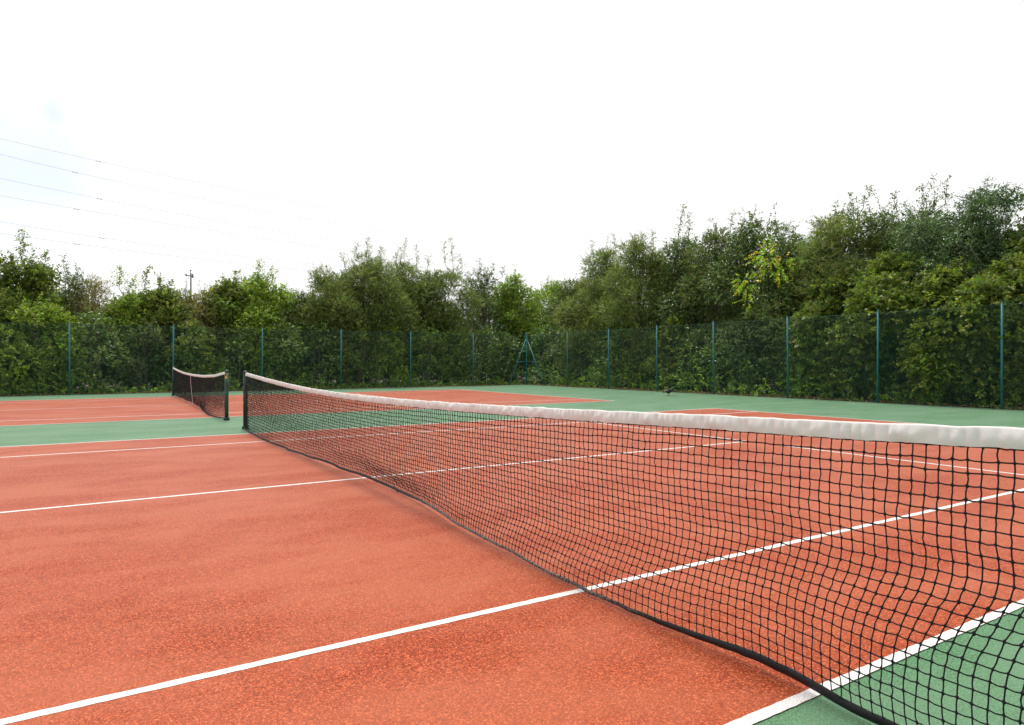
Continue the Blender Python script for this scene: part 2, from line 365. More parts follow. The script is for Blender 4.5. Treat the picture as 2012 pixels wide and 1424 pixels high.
    np_obj('bottom_band', VB, np.stack([a+k_, a+(k_+1) % 8, a+8+(k_+1) % 8, a+8+k_], -1).reshape(-1, 4), M_BAND, root, smooth=True)
    for yy, zt_, sg in ((y0+.055, tz[0], 1), (y1-.055, tz[-1], -1)):
        mb = MB(); zs = np.linspace(.04, zt_-.06, 24)
        V = []
        for z in zs:
            wv = rng.uniform(-.006, .006)
            V += [(-.007+wv, yy-.03, z), (-.007, yy+.03+wv, z), (.007, yy+.03+wv, z), (.007+wv, yy-.03, z)]
        F = [(i*4+k, i*4+(k+1) % 4, i*4+4+(k+1) % 4, i*4+4+k) for i in range(23) for k in range(4)]
        mb.add(V, F); mb.build('side_band', M_BAND, root)
    for yy, zt_ in ((y0, tz[0]), (y1, tz[-1])):      # lacing wound round each post
        mb = MB(); mb.tube([(.047*math.cos(a_), yy+.047*math.sin(a_), .10+(zt_-.24)*a_/37.7) for a_ in np.linspace(0, 37.7, 120)], .003, 5)
        mb.build('lacing', M_CORD, root)
    mb = MB(); cy = np.linspace(y0, y1, 90)
    mb.tube([(0, yv, np.interp(yv, Y, tz)-.006) for yv in cy], .0035, 6)
    mb.build('net_cable', M_STEEL, root)
    if strap:
        mb = MB(); V = []; zz = np.linspace(np.interp(strap, Y, tz)+.004, .012, 24)
        idx = int((strap-Y[0])/S)
        for z in zz:
            q = (z-.012)/.9; x = -.035+.055*(1-q)**2+.006*math.sin(q*5); yv = strap+.03*math.sin(q*3)
            V += [(x-.016, yv-.025, z), (x-.016, yv+.025, z), (x-.011, yv+.025, z), (x-.011, yv-.025, z)]
        mb.add(V, [(i*4+k, i*4+(k+1) % 4, i*4+4+(k+1) % 4, i*4+4+k) for i in range(23) for k in range(4)]+[(0, 1, 2, 3)])
        mb.build('centre_strap', M_STRAP, root)
        mb = MB(); mb.box((x-.014, strap+.0, .05), (.012, .04, .05)); mb.build('strap_buckle', M_STEEL, root)
    for ch in root.children: ch.location = (0, -y0, 0)
    return root

YP1, YP2 = -.914, 11.884
top1 = ([-.85, -.649, -.215, .03, .528, 1.589, 3.019, 4.514, 5.5, 6.554, 7.506, 8.67, 10.125, 11.0, 11.884],
        [1.070, 1.063, 1.044, 1.036, 1.021, .985, .946, .921, .914, .915, .928, .957, 1.005, 1.040, 1.075])
xb1 = ([-.85, -.6, -.27, -.06, .075, .25, .5, .84, 1.33, 1.88, 2.57, 3.36, 3.94, 4.58, 5.33, 6.3, 7.5, 8.3, 9.2, 10.7, 11.4, 11.8],
       [-.02, -.06, -.075, -.005, .01, -.015, -.04, -.085, -.10, -.07, -.045, .02, .10, .12, .10, .04, -.015, -.085, -.11, -.10, -.09, -.02])
sh1 = ([-.9, -.5, 0, .6, 1.5, 3, 5, 8, 11.9], [.09, .095, .07, .048, .04, .035, .01, -.015, 0])
be1 = ([-.9, -.5, .3, 1.5, 3, 5, 8, 11, 11.9], [-.022, -.020, -.004, -.002, -.002, .002, .006, .006, 0])
tennis_net(YP1+.045, YP2-.045, top1, xb1, sh1, be1, 5, .0025,
           label='long black tennis net with wrinkled white headband stretching across the foreground court')
YQ1, YQ2 = 14.12, 26.93
top2 = ([14.1, 16, 18, 20.5, 23, 25, 26.0, 26.9], [1.07, .965, .92, .914, .94, 1.0, 1.045, 1.08])
xb2 = ([14.2, 14.5, 14.9, 15.6, 16.5, 17.4, 18.6, 20.5, 23, 25, 26.8], [0, -.04, -.14, -.18, -.16, -.10, -.02, .05, .05, .03, 0])
tennis_net(YQ1+.045, YQ2-.045, top2, xb2, ([14, 27], [.0, .0]), ([14, 20, 27], [-.03, .03, .02]), 9, .0024, strap=20.55,
           label='farther sagging tennis net with white centre strap on the back court')

def net_post(y, z, mat, label, sticker=False, side=-1):
    root = empty('net_post', (0, y, 0)); tag(root, label, 'net post', 'posts of the two tennis nets')
    mb = MB(); mb.lathe([(.040, .012), (.040, z-.01)], n=20); mb.build('post_tube', mat, root, True)
    mb = MB(); mb.lathe([(.044, z-.012), (.045, z+.004), (.040, z+.018), (.026, z+.030), (.008, z+.034)], n=20); mb.build('cap', mat, root, True)
    mb = MB(); mb.lathe([(.062, .004), (.062, .045), (.056, .058), (.044, .062)], n=20); mb.build('ground_sleeve', M_POSTB, root, True)
    mb = MB()
    mb.box((0, side*.052, z-.30), (.035, .03, .13)); mb.lathe([(.016, 0), (.016, .02)], (0.03, side*.052, z-.31), 10); mb.tube([(.02, side*.055, z-.30), (.075, side*.06, z-.30), (.075, side*.06, z-.38)], .006, 6)
    mb.build('winder', M_POSTB, root)
    if sticker:
        # gold plate facing the near court, wrapped on the tube
        def wrap(a0, a1, z0, z1, r, name, mat_, par):
            mbx = MB(); V = []; n = 6
            for i in range(n+1):
                a = a0+(a1-a0)*i/n
                V += [(r*math.cos(a), r*math.sin(a), z0), (r*math.cos(a), r*math.sin(a), z1)]
            mbx.add(V, [(2*i, 2*i+2, 2*i+3, 2*i+1) for i in range(n)]); return mbx.build(name, mat_, par)
        c = math.radians(-122)
        st = wrap(c-.72, c+.72, z-.158, z-.032, .0418, 'sticker', M_GOLD, root)
        mb = MB(); r = .0427
        def blk(a0, a1, z0, z1):
            V = []
            for i in range(4):
                a = c+a0+(a1-a0)*i/3; V += [(r*math.cos(a), r*math.sin(a), z0), (r*math.cos(a), r*math.sin(a), z1)]
            mb.add(V, [(2*i, 2*i+2, 2*i+3, 2*i+1) for i in range(3)])
        blk(-.50, .50, z-.052, z-.044); blk(-.50, -.34, z-.104, z-.0525); blk(.34, .50, z-.104, z-.0525)
        blk(-.22, .22, z-.092, z-.060); blk(-.30, .10, z-.104, z-.0925)
        mb.build('emblem', M_INK, st)
    return root
net_post(YP2, 1.075, M_POSTB, 'near-black net post holding the far end of the long foreground net')
net_post(YP1, 1.075, M_POSTB, 'near-black net post at the near end of the foreground net', side=1)
net_post(YQ1, 1.07, M_POSTG, 'dark green net post with gold sticker between the two nets', sticker=True, side=-1)
net_post(YQ2, 1.085, M_POSTG, 'slim dark green net post at the far end of the sagging back net', side=1)

# ------------------------------------------------------------------ fences
FH = 2.80
def fence(name, origin, ang, length, post_s, label, corner=False):
    """local x runs along the fence, the mesh hangs on the outer side"""
    root = empty(name, origin, ang); tag(root, label, 'fence', 'chain link fences round the courts')
    pitch = .052*math.sqrt(2); parts = []; r = .0017; V = []; F = []
    segs = []
    for sg in (1, -1):
        k0 = int(-FH/pitch)-2; k1 = int((length+FH)/pitch)+2
        for k in range(k0, k1):
            x0 = k*pitch; x1 = x0+sg*FH; z0, z1 = .02, FH-.02
            a, b_ = (x0, z0), (x1, z1)
            def clip(a, b_):
                (ax, az), (bx, bz) = a, b_
                if ax > bx: ax, az, bx, bz = bx, bz, ax, az
                if bx <= 0 or ax >= length: return None
                if ax < 0: az += (bz-az)*(0-ax)/(bx-ax); ax = 0
                if bx > length: bz = az+(bz-az)*(length-ax)/(bx-ax); bx = length
                return ax, az, bx, bz
            c = clip(a, b_)
            if c: segs.append((*c, .0012*sg))
    S = np.array(segs); n = len(S)
    off = np.array([(0, 1), (.87, -.5), (-.87, -.5)])*r
    d = S[:, 2:4]-S[:, 0:2]; d /= np.linalg.norm(d, axis=1)[:, None]; nx = np.stack([-d[:, 1], d[:, 0]], 1)
    V = np.zeros((n, 2, 3, 3))
    for e in range(2):
        for k in range(3):
            V[:, e, k, 0] = S[:, 2*e]+nx[:, 0]*off[k, 0]; V[:, e, k, 2] = S[:, 2*e+1]+nx[:, 1]*off[k, 0]; V[:, e, k, 1] = .045+S[:, 4]+off[k, 1]
    base = np.arange(n)[:, None]*6
    F = np.concatenate([base+np.array([k, (k+1) % 3, 3+(k+1) % 3, 3+k])[None] for k in range(3)])
    np_obj('chain_link_mesh', V, F, M_WIRE, root)
    for z, rr in ((FH-.03, .0028), (FH/2, .0022), (.05, .0022)):
        mb = MB(); mb.tube([(x, .038, z+.006*math.sin(x*1.7)) for x in np.linspace(0, length, 60)], rr, 5); mb.build('line_wire', M_WIRE, root)
    rnd = random.Random(3)
    for s0 in post_s:
        lx, ly = rnd.uniform(-.02, .02), rnd.uniform(-.02, .02)
        mb = MB(); mb.tube([(s0, 0, 0), (s0+lx, ly, FH+.03)], .030, 10); mb.lathe([(.033, FH+.02), (.033, FH+.045), (.012, FH+.055)], (s0+lx, ly, 0), 10)
        mb.build('fence_post', M_FENCEP, root, True)
    return root
X0B = -20.0
back_px = [137, 340, 515, 670, 807, 930]
bs = [on_Y(px, FY)[0]-X0B for px in back_px]
sp = bs[1]-bs[0]; bs = [bs[0]-k*3.62 for k in (4, 3, 2, 1)]+bs
bf = fence('chain_link_fence', (X0B, FY, 0), 0, FX-X0B, bs, 'green chain link fence with teal posts along the far side of the back court')
side_px = [1115, 1196, 1291, 1402, 1548, 1724, 1968]
ss = [FY-on_X(px, FX)[1] for px in side_px]; ss += [ss[-1]+3.3*k for k in (1, 2, 3, 4)]
sf = fence('chain_link_fence', (FX, FY, 0), -math.pi/2, FY+9, ss, 'green chain link fence with teal posts running along the right side of the courts')
# the mesh of the side fence must hang on the outer (+X) side: local y of a -90 degree turn is +X, as wanted
# corner post with raking struts and cross braces
root = empty('corner_post', (FX, FY, 0)); tag(root, 'teal corner fence post braced like a letter A by two raking struts', 'fence post')
mb = MB(); mb.tube([(0, 0, 0), (0, 0, FH+.06)], .036, 12); mb.build('post', M_FENCEP, root, True)
mb = MB(); mb.lathe([(.045, FH+.06), (.05, FH+.075), (.02, FH+.095)], n=12); mb.box((-.03, 0, FH+.03), (.22, .05, .03)); mb.build('post_cap', M_FENCEP, root)
lf = np.array(on_Y(1000, FY-.05)[:2])-np.array([FX, FY]); rf = np.array(on_X(1070, FX-.05)[:2])-np.array([FX, FY])
for ft in (lf, rf):
    top = np.array([ft[0]*.03-.03, ft[1]*.03-.03, FH-.24]); fo = np.array([ft[0], ft[1], 0])
    mb = MB(); mb.tube([fo, top], .026, 10); mb.build('strut', M_FENCEP, root, True)
    k = (1.28)/(FH-.24); q = fo+(top-fo)*k
    mb = MB(); mb.tube([q, (0, 0, 1.28)], .022, 8); mb.build('brace', M_FENCEP, root, True)

# ------------------------------------------------------------------ foliage
def norm(a): return a/(np.linalg.norm(a, axis=-1, keepdims=True)+1e-9)
def leaves(rng, base, d, ln, nl, ll, lw, droop, cols, colvar, up=.7, spread=.75, sag=.0):
    """sprays of nl leaves along twigs (base, d, ln); returns quads and tints"""
    S = len(base); t = (np.arange(nl)[None]+rng.uniform(.1, .9, (S, nl)))/nl
    pos = base[:, None]+d[:, None]*(ln[:, None]*t)[..., None]; pos[..., 2] -= droop*ln[:, None]*t*t
    pp = norm(np.cross(d, norm(rng.normal(0, 1, (S, 3))+np.array([0, 0, .8]))))
    side = np.where(np.arange(nl) % 2 == 0, 1., -1.)[None, :, None]
    ld = norm(d[:, None]*.55+side*pp[:, None]*spread+rng.normal(0, .32, (S, nl, 3))+np.array([0, 0, -sag]))
    nn = norm(rng.normal(0, .55, (S, nl, 3))+np.array([0, 0, up])+d[:, None]*.15)
    wv = norm(np.cross(ld, nn)); L_ = ll*rng.uniform(.65, 1.2, (S, nl, 1)); W_ = lw*rng.uniform(.7, 1.2, (S, nl, 1))
    nn = np.cross(wv, ld)
    v0 = pos; v2 = pos+ld*L_-nn*L_*.12; mid = pos+ld*L_*.45
    v1 = mid+wv*W_*.5+nn*W_*.12; v3 = mid-wv*W_*.5+nn*W_*.12
    V = np.stack([v0, v1, v2, v3], 2).reshape(-1, 3)
    cols = np.array(cols); ci = rng.integers(0, len(cols), S)
    c = (1.75*cols[ci]*np.array([1.05, 1.02, .84]))[:, None, :]*np.exp(rng.normal(0, colvar, (S, 1, 1)))*np.exp(rng.normal(0, colvar*.7, (S, nl, 1)))
    c = np.broadcast_to(c, (S, nl, 3)).reshape(-1, 3)
    c = c*(1+rng.normal(0, .06, c.shape))
    T = np.ones((len(c), 4)); T[:, :3] = np.clip(c, .002, .8); T = np.repeat(T, 4, 0)
    return V, T
SPEC = {  # leaf length, width, leaves per spray, spray length, droop, colours, gloss, sag, spread
 'willow': (.095, .030, 14, .36, .15, [(.074, .106, .038), (.090, .122, .046), (.060, .090, .036), (.110, .122, .052)], 0, .1, .5),
 'hazel':  (.105, .075, 9, .30, .25, [(.066, .100, .022), (.084, .118, .026), (.050, .080, .022), (.104, .124, .032)], 0, .2, .8),
 'thorn':  (.065, .042, 13, .26, .10, [(.050, .078, .030), (.064, .094, .036), (.042, .066, .026), (.088, .094, .044)], 0, .0, .8),
 'ash':    (.100, .030, 14, .50, .55, [(.042, .080, .036), (.055, .098, .048), (.034, .066, .030)], 1, .55, .7),
 'poplar': (.070, .058, 10, .34, .20, [(.060, .092, .034), (.075, .110, .042), (.048, .078, .030)], 1, .3, .8),
 'maple':  (.105, .095, 8, .36, .35, [(.150, .200, .022), (.115, .175, .025), (.220, .220, .020)], 0, .4, .9),
 'lime':   (.085, .070, 9, .36, .25, [(.105, .160, .028), (.085, .140, .026), (.125, .165, .034)], 0, .25, .8),
 'ivy':    (.075, .068, 8, .30, .35, [(.050, .090, .030), (.066, .114, .030), (.088, .140, .030)], 1, .4, .9),
 'bramble': (.080, .060, 9, .42, .55, [(.048, .088, .022), (.064, .110, .026), (.085, .130, .028)], 0, .2, .9),
 'dry':    (.060, .034, 9, .34, .15, [(.125, .105, .062), (.105, .100, .052), (.090, .095, .045)], 0, .0, .7),
}
def tubes_np(segs, r0, r1):
    a = np.array([s[0] for s in segs]); b_ = np.array([s[1] for s in segs]); n = len(a)
    d = norm(b_-a); u = norm(np.cross(d, np.array([.3, .5, .81]))); v = np.cross(d, u)
    V = np.zeros((n, 2, 3, 3))
    for k in range(3):
        t = 2*math.pi*k/3; o = math.cos(t)*u+math.sin(t)*v
        V[:, 0, k] = a+o*np.array(r0)[:, None]; V[:, 1, k] = b_+o*np.array(r1)[:, None]
    base = np.arange(n)[:, None]*6
    return V.reshape(-1, 3), np.concatenate([base+np.array([k, (k+1) % 3, 3+(k+1) % 3, 3+k])[None] for k in range(3)])
TOTAL = [0]
def tree(x, y, H, R, spec, seed, label, name='tree', cat='tree', group='trees behind the fences', zb=.5, lobes=40, dens=95,
         shape='round', shoots=6, accent=None, face=None, leaders=()):
    rng = np.random.default_rng(seed); rnd = random.Random(seed); R *= 1.15 if zb > .2 else 1; dens *= 1.35 if dens < 60 else 1
    ll, lw, nl, sl, droop, cols, gl, sag, spr = SPEC[spec]
    root = empty(name, (x, y, 0), 0); tag(root, label, cat, group)
    fc = np.array(face if face is not None else (CAM[0]-x, CAM[1]-y)); fc = fc/np.linalg.norm(fc)
    # lobe centres
    cs, rs = [], []
    for i in range(lobes):
        h = (i+rng.uniform(0, 1))/lobes
        if shape == 'round': prof = math.sqrt(max(0.03, 1-((h-.42)/.60)**2))
        elif shape == 'cone': prof = .42+.62*(1-h)**.8*min(1, .45+h*3)
        elif shape == 'column': prof = .75*math.sqrt(max(.05, 1-((h-.45)/.57)**4))
        else: prof = math.sqrt(max(.03, 1-h**2.2))         # bush: widest at the foot
        r = rng.uniform(.24, .46)*R*(.5+.5*prof); z = zb+h*(H-zb-r*.7); z = max(z, r*.6)
        a = rng.uniform(0, 2*math.pi); rad = R*prof*math.sqrt(rng.uniform(.12, 1))*.82
        cs.append((rad*math.cos(a), rad*math.sin(a), z)); rs.append(r)
    cs = np.array(cs); rs = np.array(rs)
    # sprays on the lobes
    B, D, LN = [], [], []
    for c, r in zip(cs, rs):
        front = (c[:2]@fc)/R
        n = int(dens*(r/.6)**2*(1.0 if front > -.25 else .45))
        dd = norm(rng.normal(0, 1, (n*2, 3))+np.array([fc[0]*.25, fc[1]*.25, .35]))[:n]
        rr = r*rng.uniform(.6, 1.0, (n, 1))**.7*np.array([1, 1, .85]); B.append(c+dd*rr)
        D.append(norm(dd*.8+rng.normal(0, .35, (n, 3))+np.array([0, 0, .25 if spec != 'ash' else -.05]))); LN.append(sl*rng.uniform(.6, 1.3, n))
    B = np.concatenate(B); D = np.concatenate(D); LN = np.concatenate(LN)
    ok = B[:, 2] > .1; B, D, LN = B[ok], D[ok], LN[ok]
    segs, r0, r1 = [], [], []
    # leading shoots that break the outline
    tops = np.argsort(-(cs[:, 2]+rs)-.3*rng.uniform(0, 1, len(cs)))[:max(3, lobes//3)]
    SB, SD, SL = [], [], []
    for k in range(shoots):
        i = tops[rng.integers(0, len(tops))]; dvec = norm(rng.normal(0, .45, 3)+np.array([0, 0, 1.0])); b_ = cs[i]+dvec*rs[i]*.6
        Ls = rng.uniform(.45, 1.0)*(.6+.2*R)
        if (cs[i][2]+rs[i]*.6*dvec[2]+Ls*dvec[2]) > H+.7: Ls *= .6
        segs += [(cs[i], b_), (b_, b_+dvec*Ls)]; r0 += [.013, .011]; r1 += [.011, .004]
        for q in np.linspace(.25, 1, 5):
            SB.append(b_+dvec*Ls*q); SD.append(norm(dvec+rng.normal(0, .6, 3))); SL.append(.22*rng.uniform(.6, 1.2))
    for (lx, ly, lz, Ln, bushy) in leaders:       # single shoots that stand clear of the crown
        e = np.array([lx, ly, lz]); b_ = e+np.array([rng.uniform(-.25, .25), rng.uniform(-.2, .2), -Ln]); m_ = (b_+e)/2+rng.normal(0, .05, 3)
        segs += [(cs[np.argmin(((cs-b_)**2).sum(1))], b_), (b_, m_), (m_, e)]; r0 += [.018, .016, .010]; r1 += [.016, .010, .004]
        for q in np.linspace(.12, 1, int(7*Ln+3)):
            c = b_+(e-b_)*q; n_ = 2+int(bushy*3*(1-q*.6))
            for _ in range(n_): SB.append(c+rng.normal(0, .03, 3)); SD.append(norm(rng.normal(0, 1, 3)*np.array([1, 1, .4])+np.array([0, 0, .7]))); SL.append((.16+.30*bushy*(1-q*.75))*rng.uniform(.6, 1.2))
    V, T = leaves(rng, B, D, LN, nl, ll, lw, droop, cols, .26, spread=spr, sag=sag)
    Vs, Ts = [V], [T]
    if SB:
        V, T = leaves(rng, np.array(SB), np.array(SD), np.array(SL), max(5, nl//2), ll, lw, .1, cols, .18, spread=spr, sag=sag); Vs.append(V); Ts.append(T)
    # inner leaves close the heart of the crown
    ni = int(len(B)*.40); i = rng.integers(0, len(cs), ni); Bi = cs[i]+rng.normal(0, .42, (ni, 3))*rs[i][:, None]; Bi = Bi[Bi[:, 2] > .15]
    V, T = leaves(rng, Bi, norm(rng.normal(0, 1, Bi.shape)), np.full(len(Bi), .3), 4, ll*1.7, lw*1.9, .3, cols, .15, up=.2); Vs.append(V); Ts.append(T)
    if accent:
        for (dx, dy, dz, ar, an, acols) in accent:
            c = np.array([dx, dy, dz]); dd = norm(rng.normal(0, 1, (an, 3))); Ba = c+dd*ar*rng.uniform(.3, 1, (an, 1))
            V, T = leaves(rng, Ba, norm(dd+np.array([0, 0, -.1])), np.full(an, .26), 9, .072, .060, .3, acols, .15, sag=.4, spread=.9); Vs.append(V); Ts.append(T)
    V = np.concatenate(Vs); T = np.concatenate(Ts); TOTAL[0] += len(V)//4
    np_obj('crown', V, np.arange(len(V)).reshape(-1, 4), M_LEAFG if gl else M_LEAF, root, tint=T)
    # trunk and limbs
    mb = MB(); mb.lathe([(.19, -.04), (.17, .01), (.12, .05), (.05, .09)], n=10); nst = 1 if R > 2.3 else rnd.choice([2, 3]); hub = []
    for k in range(nst):
        a = rnd.uniform(0, 6.28); ox, oy = (.12*math.cos(a), .12*math.sin(a)) if nst > 1 else (0, 0)
        tx, ty = ox+rnd.uniform(-.35, .35)*R*.6, oy+rnd.uniform(-.35, .35)*R*.6; th = H*.8
        rad = .055+.012*H/(1 if nst == 1 else 1.6); pts, rads = [], []
        for j in range(9):
            t = j/8; pts.append((ox+(tx-ox)*t**1.3+.05*math.sin(5*t+a), oy+(ty-oy)*t**1.3+.05*math.cos(4*t+a), -.03+th*t)); rads.append(rad*(1-t)**.8+.012+(.05 if j == 0 else 0)*rad*4)
        mb.tube(pts, rads, 8); hub.append(pts)
    for i in rng.permutation(len(cs)):
        c = cs[i]; pts = hub[rnd.randrange(nst)]; j = min(range(9), key=lambda q: abs(pts[q][2]-max(.3, c[2]*.62))); p = np.array(pts[j])
        m1 = p+(c-p)*.5+np.array([0, 0, .12*np.linalg.norm(c-p)])+rng.normal(0, .07, 3)
        mb.tube([p, p+(m1-p)*.5+rng.normal(0, .03, 3), m1, c], [.034, .026, .018, .009], 5)
        for q in range(5):
            e = c+norm(rng.normal(0, 1, 3)+np.array([0, 0, .3]))*rs[i]*.95; segs.append((c, e)); r0.append(.008); r1.append(.003)
    Vt, Ft = tubes_np(segs, r0, r1); mb.add(Vt, Ft)
    mb.build('trunk', M_BARK, root, True)
    return root

rs_ = random.Random(77)
G1, G2 = 'trees behind the far fence', 'trees behind the right-hand fence'
def bt(px, py, Y, R, spec, label, **k):            # a tree behind the far fence whose top reaches image row py
    x, y, d = on_Y(px, Y); H = CAM[2]+(712-py)*d/FPX; k.setdefault('group', G1); k['leaders'] = [(on_Y(a, Y)[0]-x, -.3, CAM[2]+(712-b_)*d/FPX, Ln, bu) for a, b_, Ln, bu in k.pop('lead', ())]
    return tree(x, y, H, R, spec, rs_.randrange(10**6), label, **k)
def rt(px, py, X, R, spec, label, **k):
    x, y, d = on_X(px, X); H = CAM[2]+(712-py)*d/FPX; k.setdefault('group', G2); k['leaders'] = [(0, on_X(a, X)[1]-y, CAM[2]+(712-b_)*d/FPX, Ln, bu) for a, b_, Ln, bu in k.pop('lead', ())]
    return tree(x, y, H, R, spec, rs_.randrange(10**6), label, **k)
YE = [(.34, .38, .03), (.20, .32, .03), (.42, .32, .02), (.17, .28, .03), (.14, .24, .03), (.20, .32, .03), (.20, .30, .03)]
# far side, left to right
bt(-75, 520, 33.4, 2.2, 'willow', 'olive tree at the left edge of the photo, partly out of frame')
bt(52, 512, 33.6, 1.9, 'hazel', 'tall tree with a pointed leading shoot at far left', shape='cone', shoots=12, lead=[(46, 458, 1.6, 1.0), (22, 500, .9, .8), (92, 492, .9, .8), (70, 505, .8, .8)])
bt(70, 590, 31.7, 1.5, 'lime', 'yellow-green bush spilling over the fence top at far left', shape='round', lobes=24, cat='bush')
bt(128, 538, 34.6, 1.2, 'poplar', 'thin sparse tree just right of the pointed tree', shape='cone', dens=34, lead=[(125, 505, 1.0, .6), (150, 520, .8, .5)])
bt(182, 545, 34.2, 1.6, 'dry', 'brownish half-bare tree between the pointed tree and the lone leafy shoot', dens=48, shoots=14)
bt(250, 575, 33.6, 1.4, 'lime', 'bright green tree with a lone leafy shoot against the sky', shape='cone', lead=[(238, 530, .9, 1.4), (262, 548, .6, 1)])
bt(310, 572, 34.0, 1.7, 'hazel', 'tree with arching sprays just left of the utility pole', shoots=13, lead=[(290, 528, 1.1, .6), (312, 545, .8, .8), (335, 552, .8, .8)])
bt(352, 572, 34.4, 1.5, 'thorn', 'low dull green thorn tree in front of the utility pole')
bt(405, 565, 33.6, 1.5, 'dry', 'twiggy grey-brown tree right of the utility pole', dens=44, shoots=10)
bt(455, 558, 33.8, 1.7, 'hazel', 'mid green tree above the farther net', shoots=9, lead=[(462, 535, .8, 1), (440, 548, .7, 1)])
bt(515, 545, 33.4, 1.8, 'lime', 'yellow-green tree with a peaked top above the foreground net post', lead=[(510, 515, 1.0, 1.2), (538, 530, .8, 1)])
bt(592, 575, 33.8, 1.6, 'thorn', 'low dark tree in the dip left of the big olive tree')
bt(645, 533, 33.2, 1.9, 'willow', 'green tree leaning against the left side of the big olive tree')
bt(722, 505, 33.6, 2.2, 'willow', 'big rounded olive tree, tallest behind the middle of the far fence', shoots=16, lobes=42, lead=[(718, 470, 1.0, .7), (700, 482, .8, .7), (745, 486, .8, .7), (672, 505, .7, .7)])
bt(800, 515, 34.4, 1.9, 'willow', 'feathery olive tree joined to the right of the big rounded one', shoots=16, lead=[(792, 472, 1.3, .4), (815, 482, 1.1, .4), (780, 490, .9, .5), (838, 500, .8, .5)])
bt(872, 525, 33.6, 1.8, 'willow', 'tree with one high wispy sprig right of the olive trees', shoots=12, lead=[(882, 468, 1.6, .5), (868, 478, 1.3, .4), (900, 500, .9, .6)])
bt(948, 530, 34.2, 1.5, 'poplar', 'airy silvery green tree with sky showing through, left of the corner', dens=40, lead=[(938, 512, .8, .8), (965, 520, .8, .8), (985, 524, .6, .8)])
bt(1010, 545, 34.2, 1.7, 'lime', 'pale yellow-green tree straight above the braced corner post', shoots=9)
bt(1075, 552, 36.0, 1.8, 'lime', 'light green tree in the lowest dip of the skyline right of the corner', dens=54)
# right side, far to near
rt(1128, 548, 22.5, 1.6, 'thorn', 'low tree at the foot of the rising right-hand tree line')
rt(1185, 492, 21.3, 2.1, 'willow', 'first tall grey-olive tree right of the skyline dip', shoots=14, lead=[(1165, 470, .8, .6), (1205, 468, .8, .6)])
rt(1262, 472, 21.0, 2.1, 'willow', 'dense grey-olive tree left of the tall thin sprig', shoots=14, lead=[(1245, 462, .8, .8), (1280, 458, .8, .8)])
rt(1345, 468, 21.6, 1.8, 'poplar', 'tree crowned by one tall thin sprig', shoots=6, shape='cone', lead=[(1343, 402, 1.5, .8), (1352, 425, 1.0, 1)])
rt(1420, 452, 21.4, 1.9, 'thorn', 'dark tree just left of the yellowing branches', shoots=10, lead=[(1398, 428, .7, .7), (1440, 425, .9, .8)])
rt(1500, 432, 21.2, 2.0, 'poplar', 'tree with bright yellow and orange autumn leaves hanging down its left side', shoots=12,
   accent=[(-1.65, -1.5, 5.3, .66, 70, YE), (-1.6, -2.1, 4.85, .45, 30, YE), (-1.95, -.7, 4.35, .48, 46, YE), (-1.95, -.8, 3.6, .34, 20, YE)])
rt(1580, 478, 20.9, 1.7, 'thorn', 'shadowy grey-green tree with bare stems right of the yellow leaves')
rt(1650, 425, 21.0, 1.8, 'willow', 'fine-leaved olive tree below the sparse poplar tops', shoots=8)
rt(1690, 418, 22.6, 1.9, 'poplar', 'tall sparse poplar with leafy shoots open to the sky', dens=46, shoots=18, lead=[(1600, 425, .8, .5), (1640, 390, 1.0, .8), (1672, 376, .9, .5), (1712, 372, .8, .9)])
rt(1785, 408, 22.4, 2.0, 'poplar', 'tallest sparse poplar, left of the drooping ash', dens=48, shoots=20, lead=[(1758, 376, .7, .9), (1812, 372, .6, .8), (1835, 358, 1.1, .5), (1860, 370, .8, .7)])
rt(1845, 425, 20.6, 1.5, 'ash', 'drooping blue-green ash in front of the tall poplars', lobes=28)
rt(1942, 380, 21.2, 1.6, 'ash', 'high dark ash with drooping leaves near the right edge', shape='round', shoots=8, lobes=44, dens=135, lead=[(1940, 356, .8, 1), (1900, 380, .6, 1), (1970, 374, .6, 1)])
rt(2050, 440, 21.6, 1.7, 'hazel', 'mid green tree cut by the right edge of the photo')
rt(1760, 500, 19.9, 1.5, 'hazel', 'bright green bush above the fence below the drooping ash', cat='bush')
rt(1890, 520, 19.7, 1.5, 'hazel', 'broad leafy green bush rising over the fence beside the last post', cat='bush')
rt(2010, 508, 19.8, 1.5, 'hazel', 'leafy bush over the fence at the right edge', cat='bush')
rt(1650, 545, 20.0, 1.3, 'hazel', 'mid green bush over the fence under the fine-leaved olive tree', cat='bush')
# outside the photograph on both sides, seen when stepping aside
for k, (x, y) in enumerate(((-9.5, 33.2), (-13.5, 33.6), (21.3, 2.2), (21.0, -2.0))):
    tree(x, y, 6.6, 2.3, ('hazel', 'willow', 'hazel', 'willow')[k], 400+k, ('green tree beyond the left edge of the photo', 'olive tree farthest beyond the left edge of the photo', 'green tree beyond the right edge of the photo', 'olive tree farthest beyond the right edge of the photo')[k], group='trees outside the frame', dens=40)

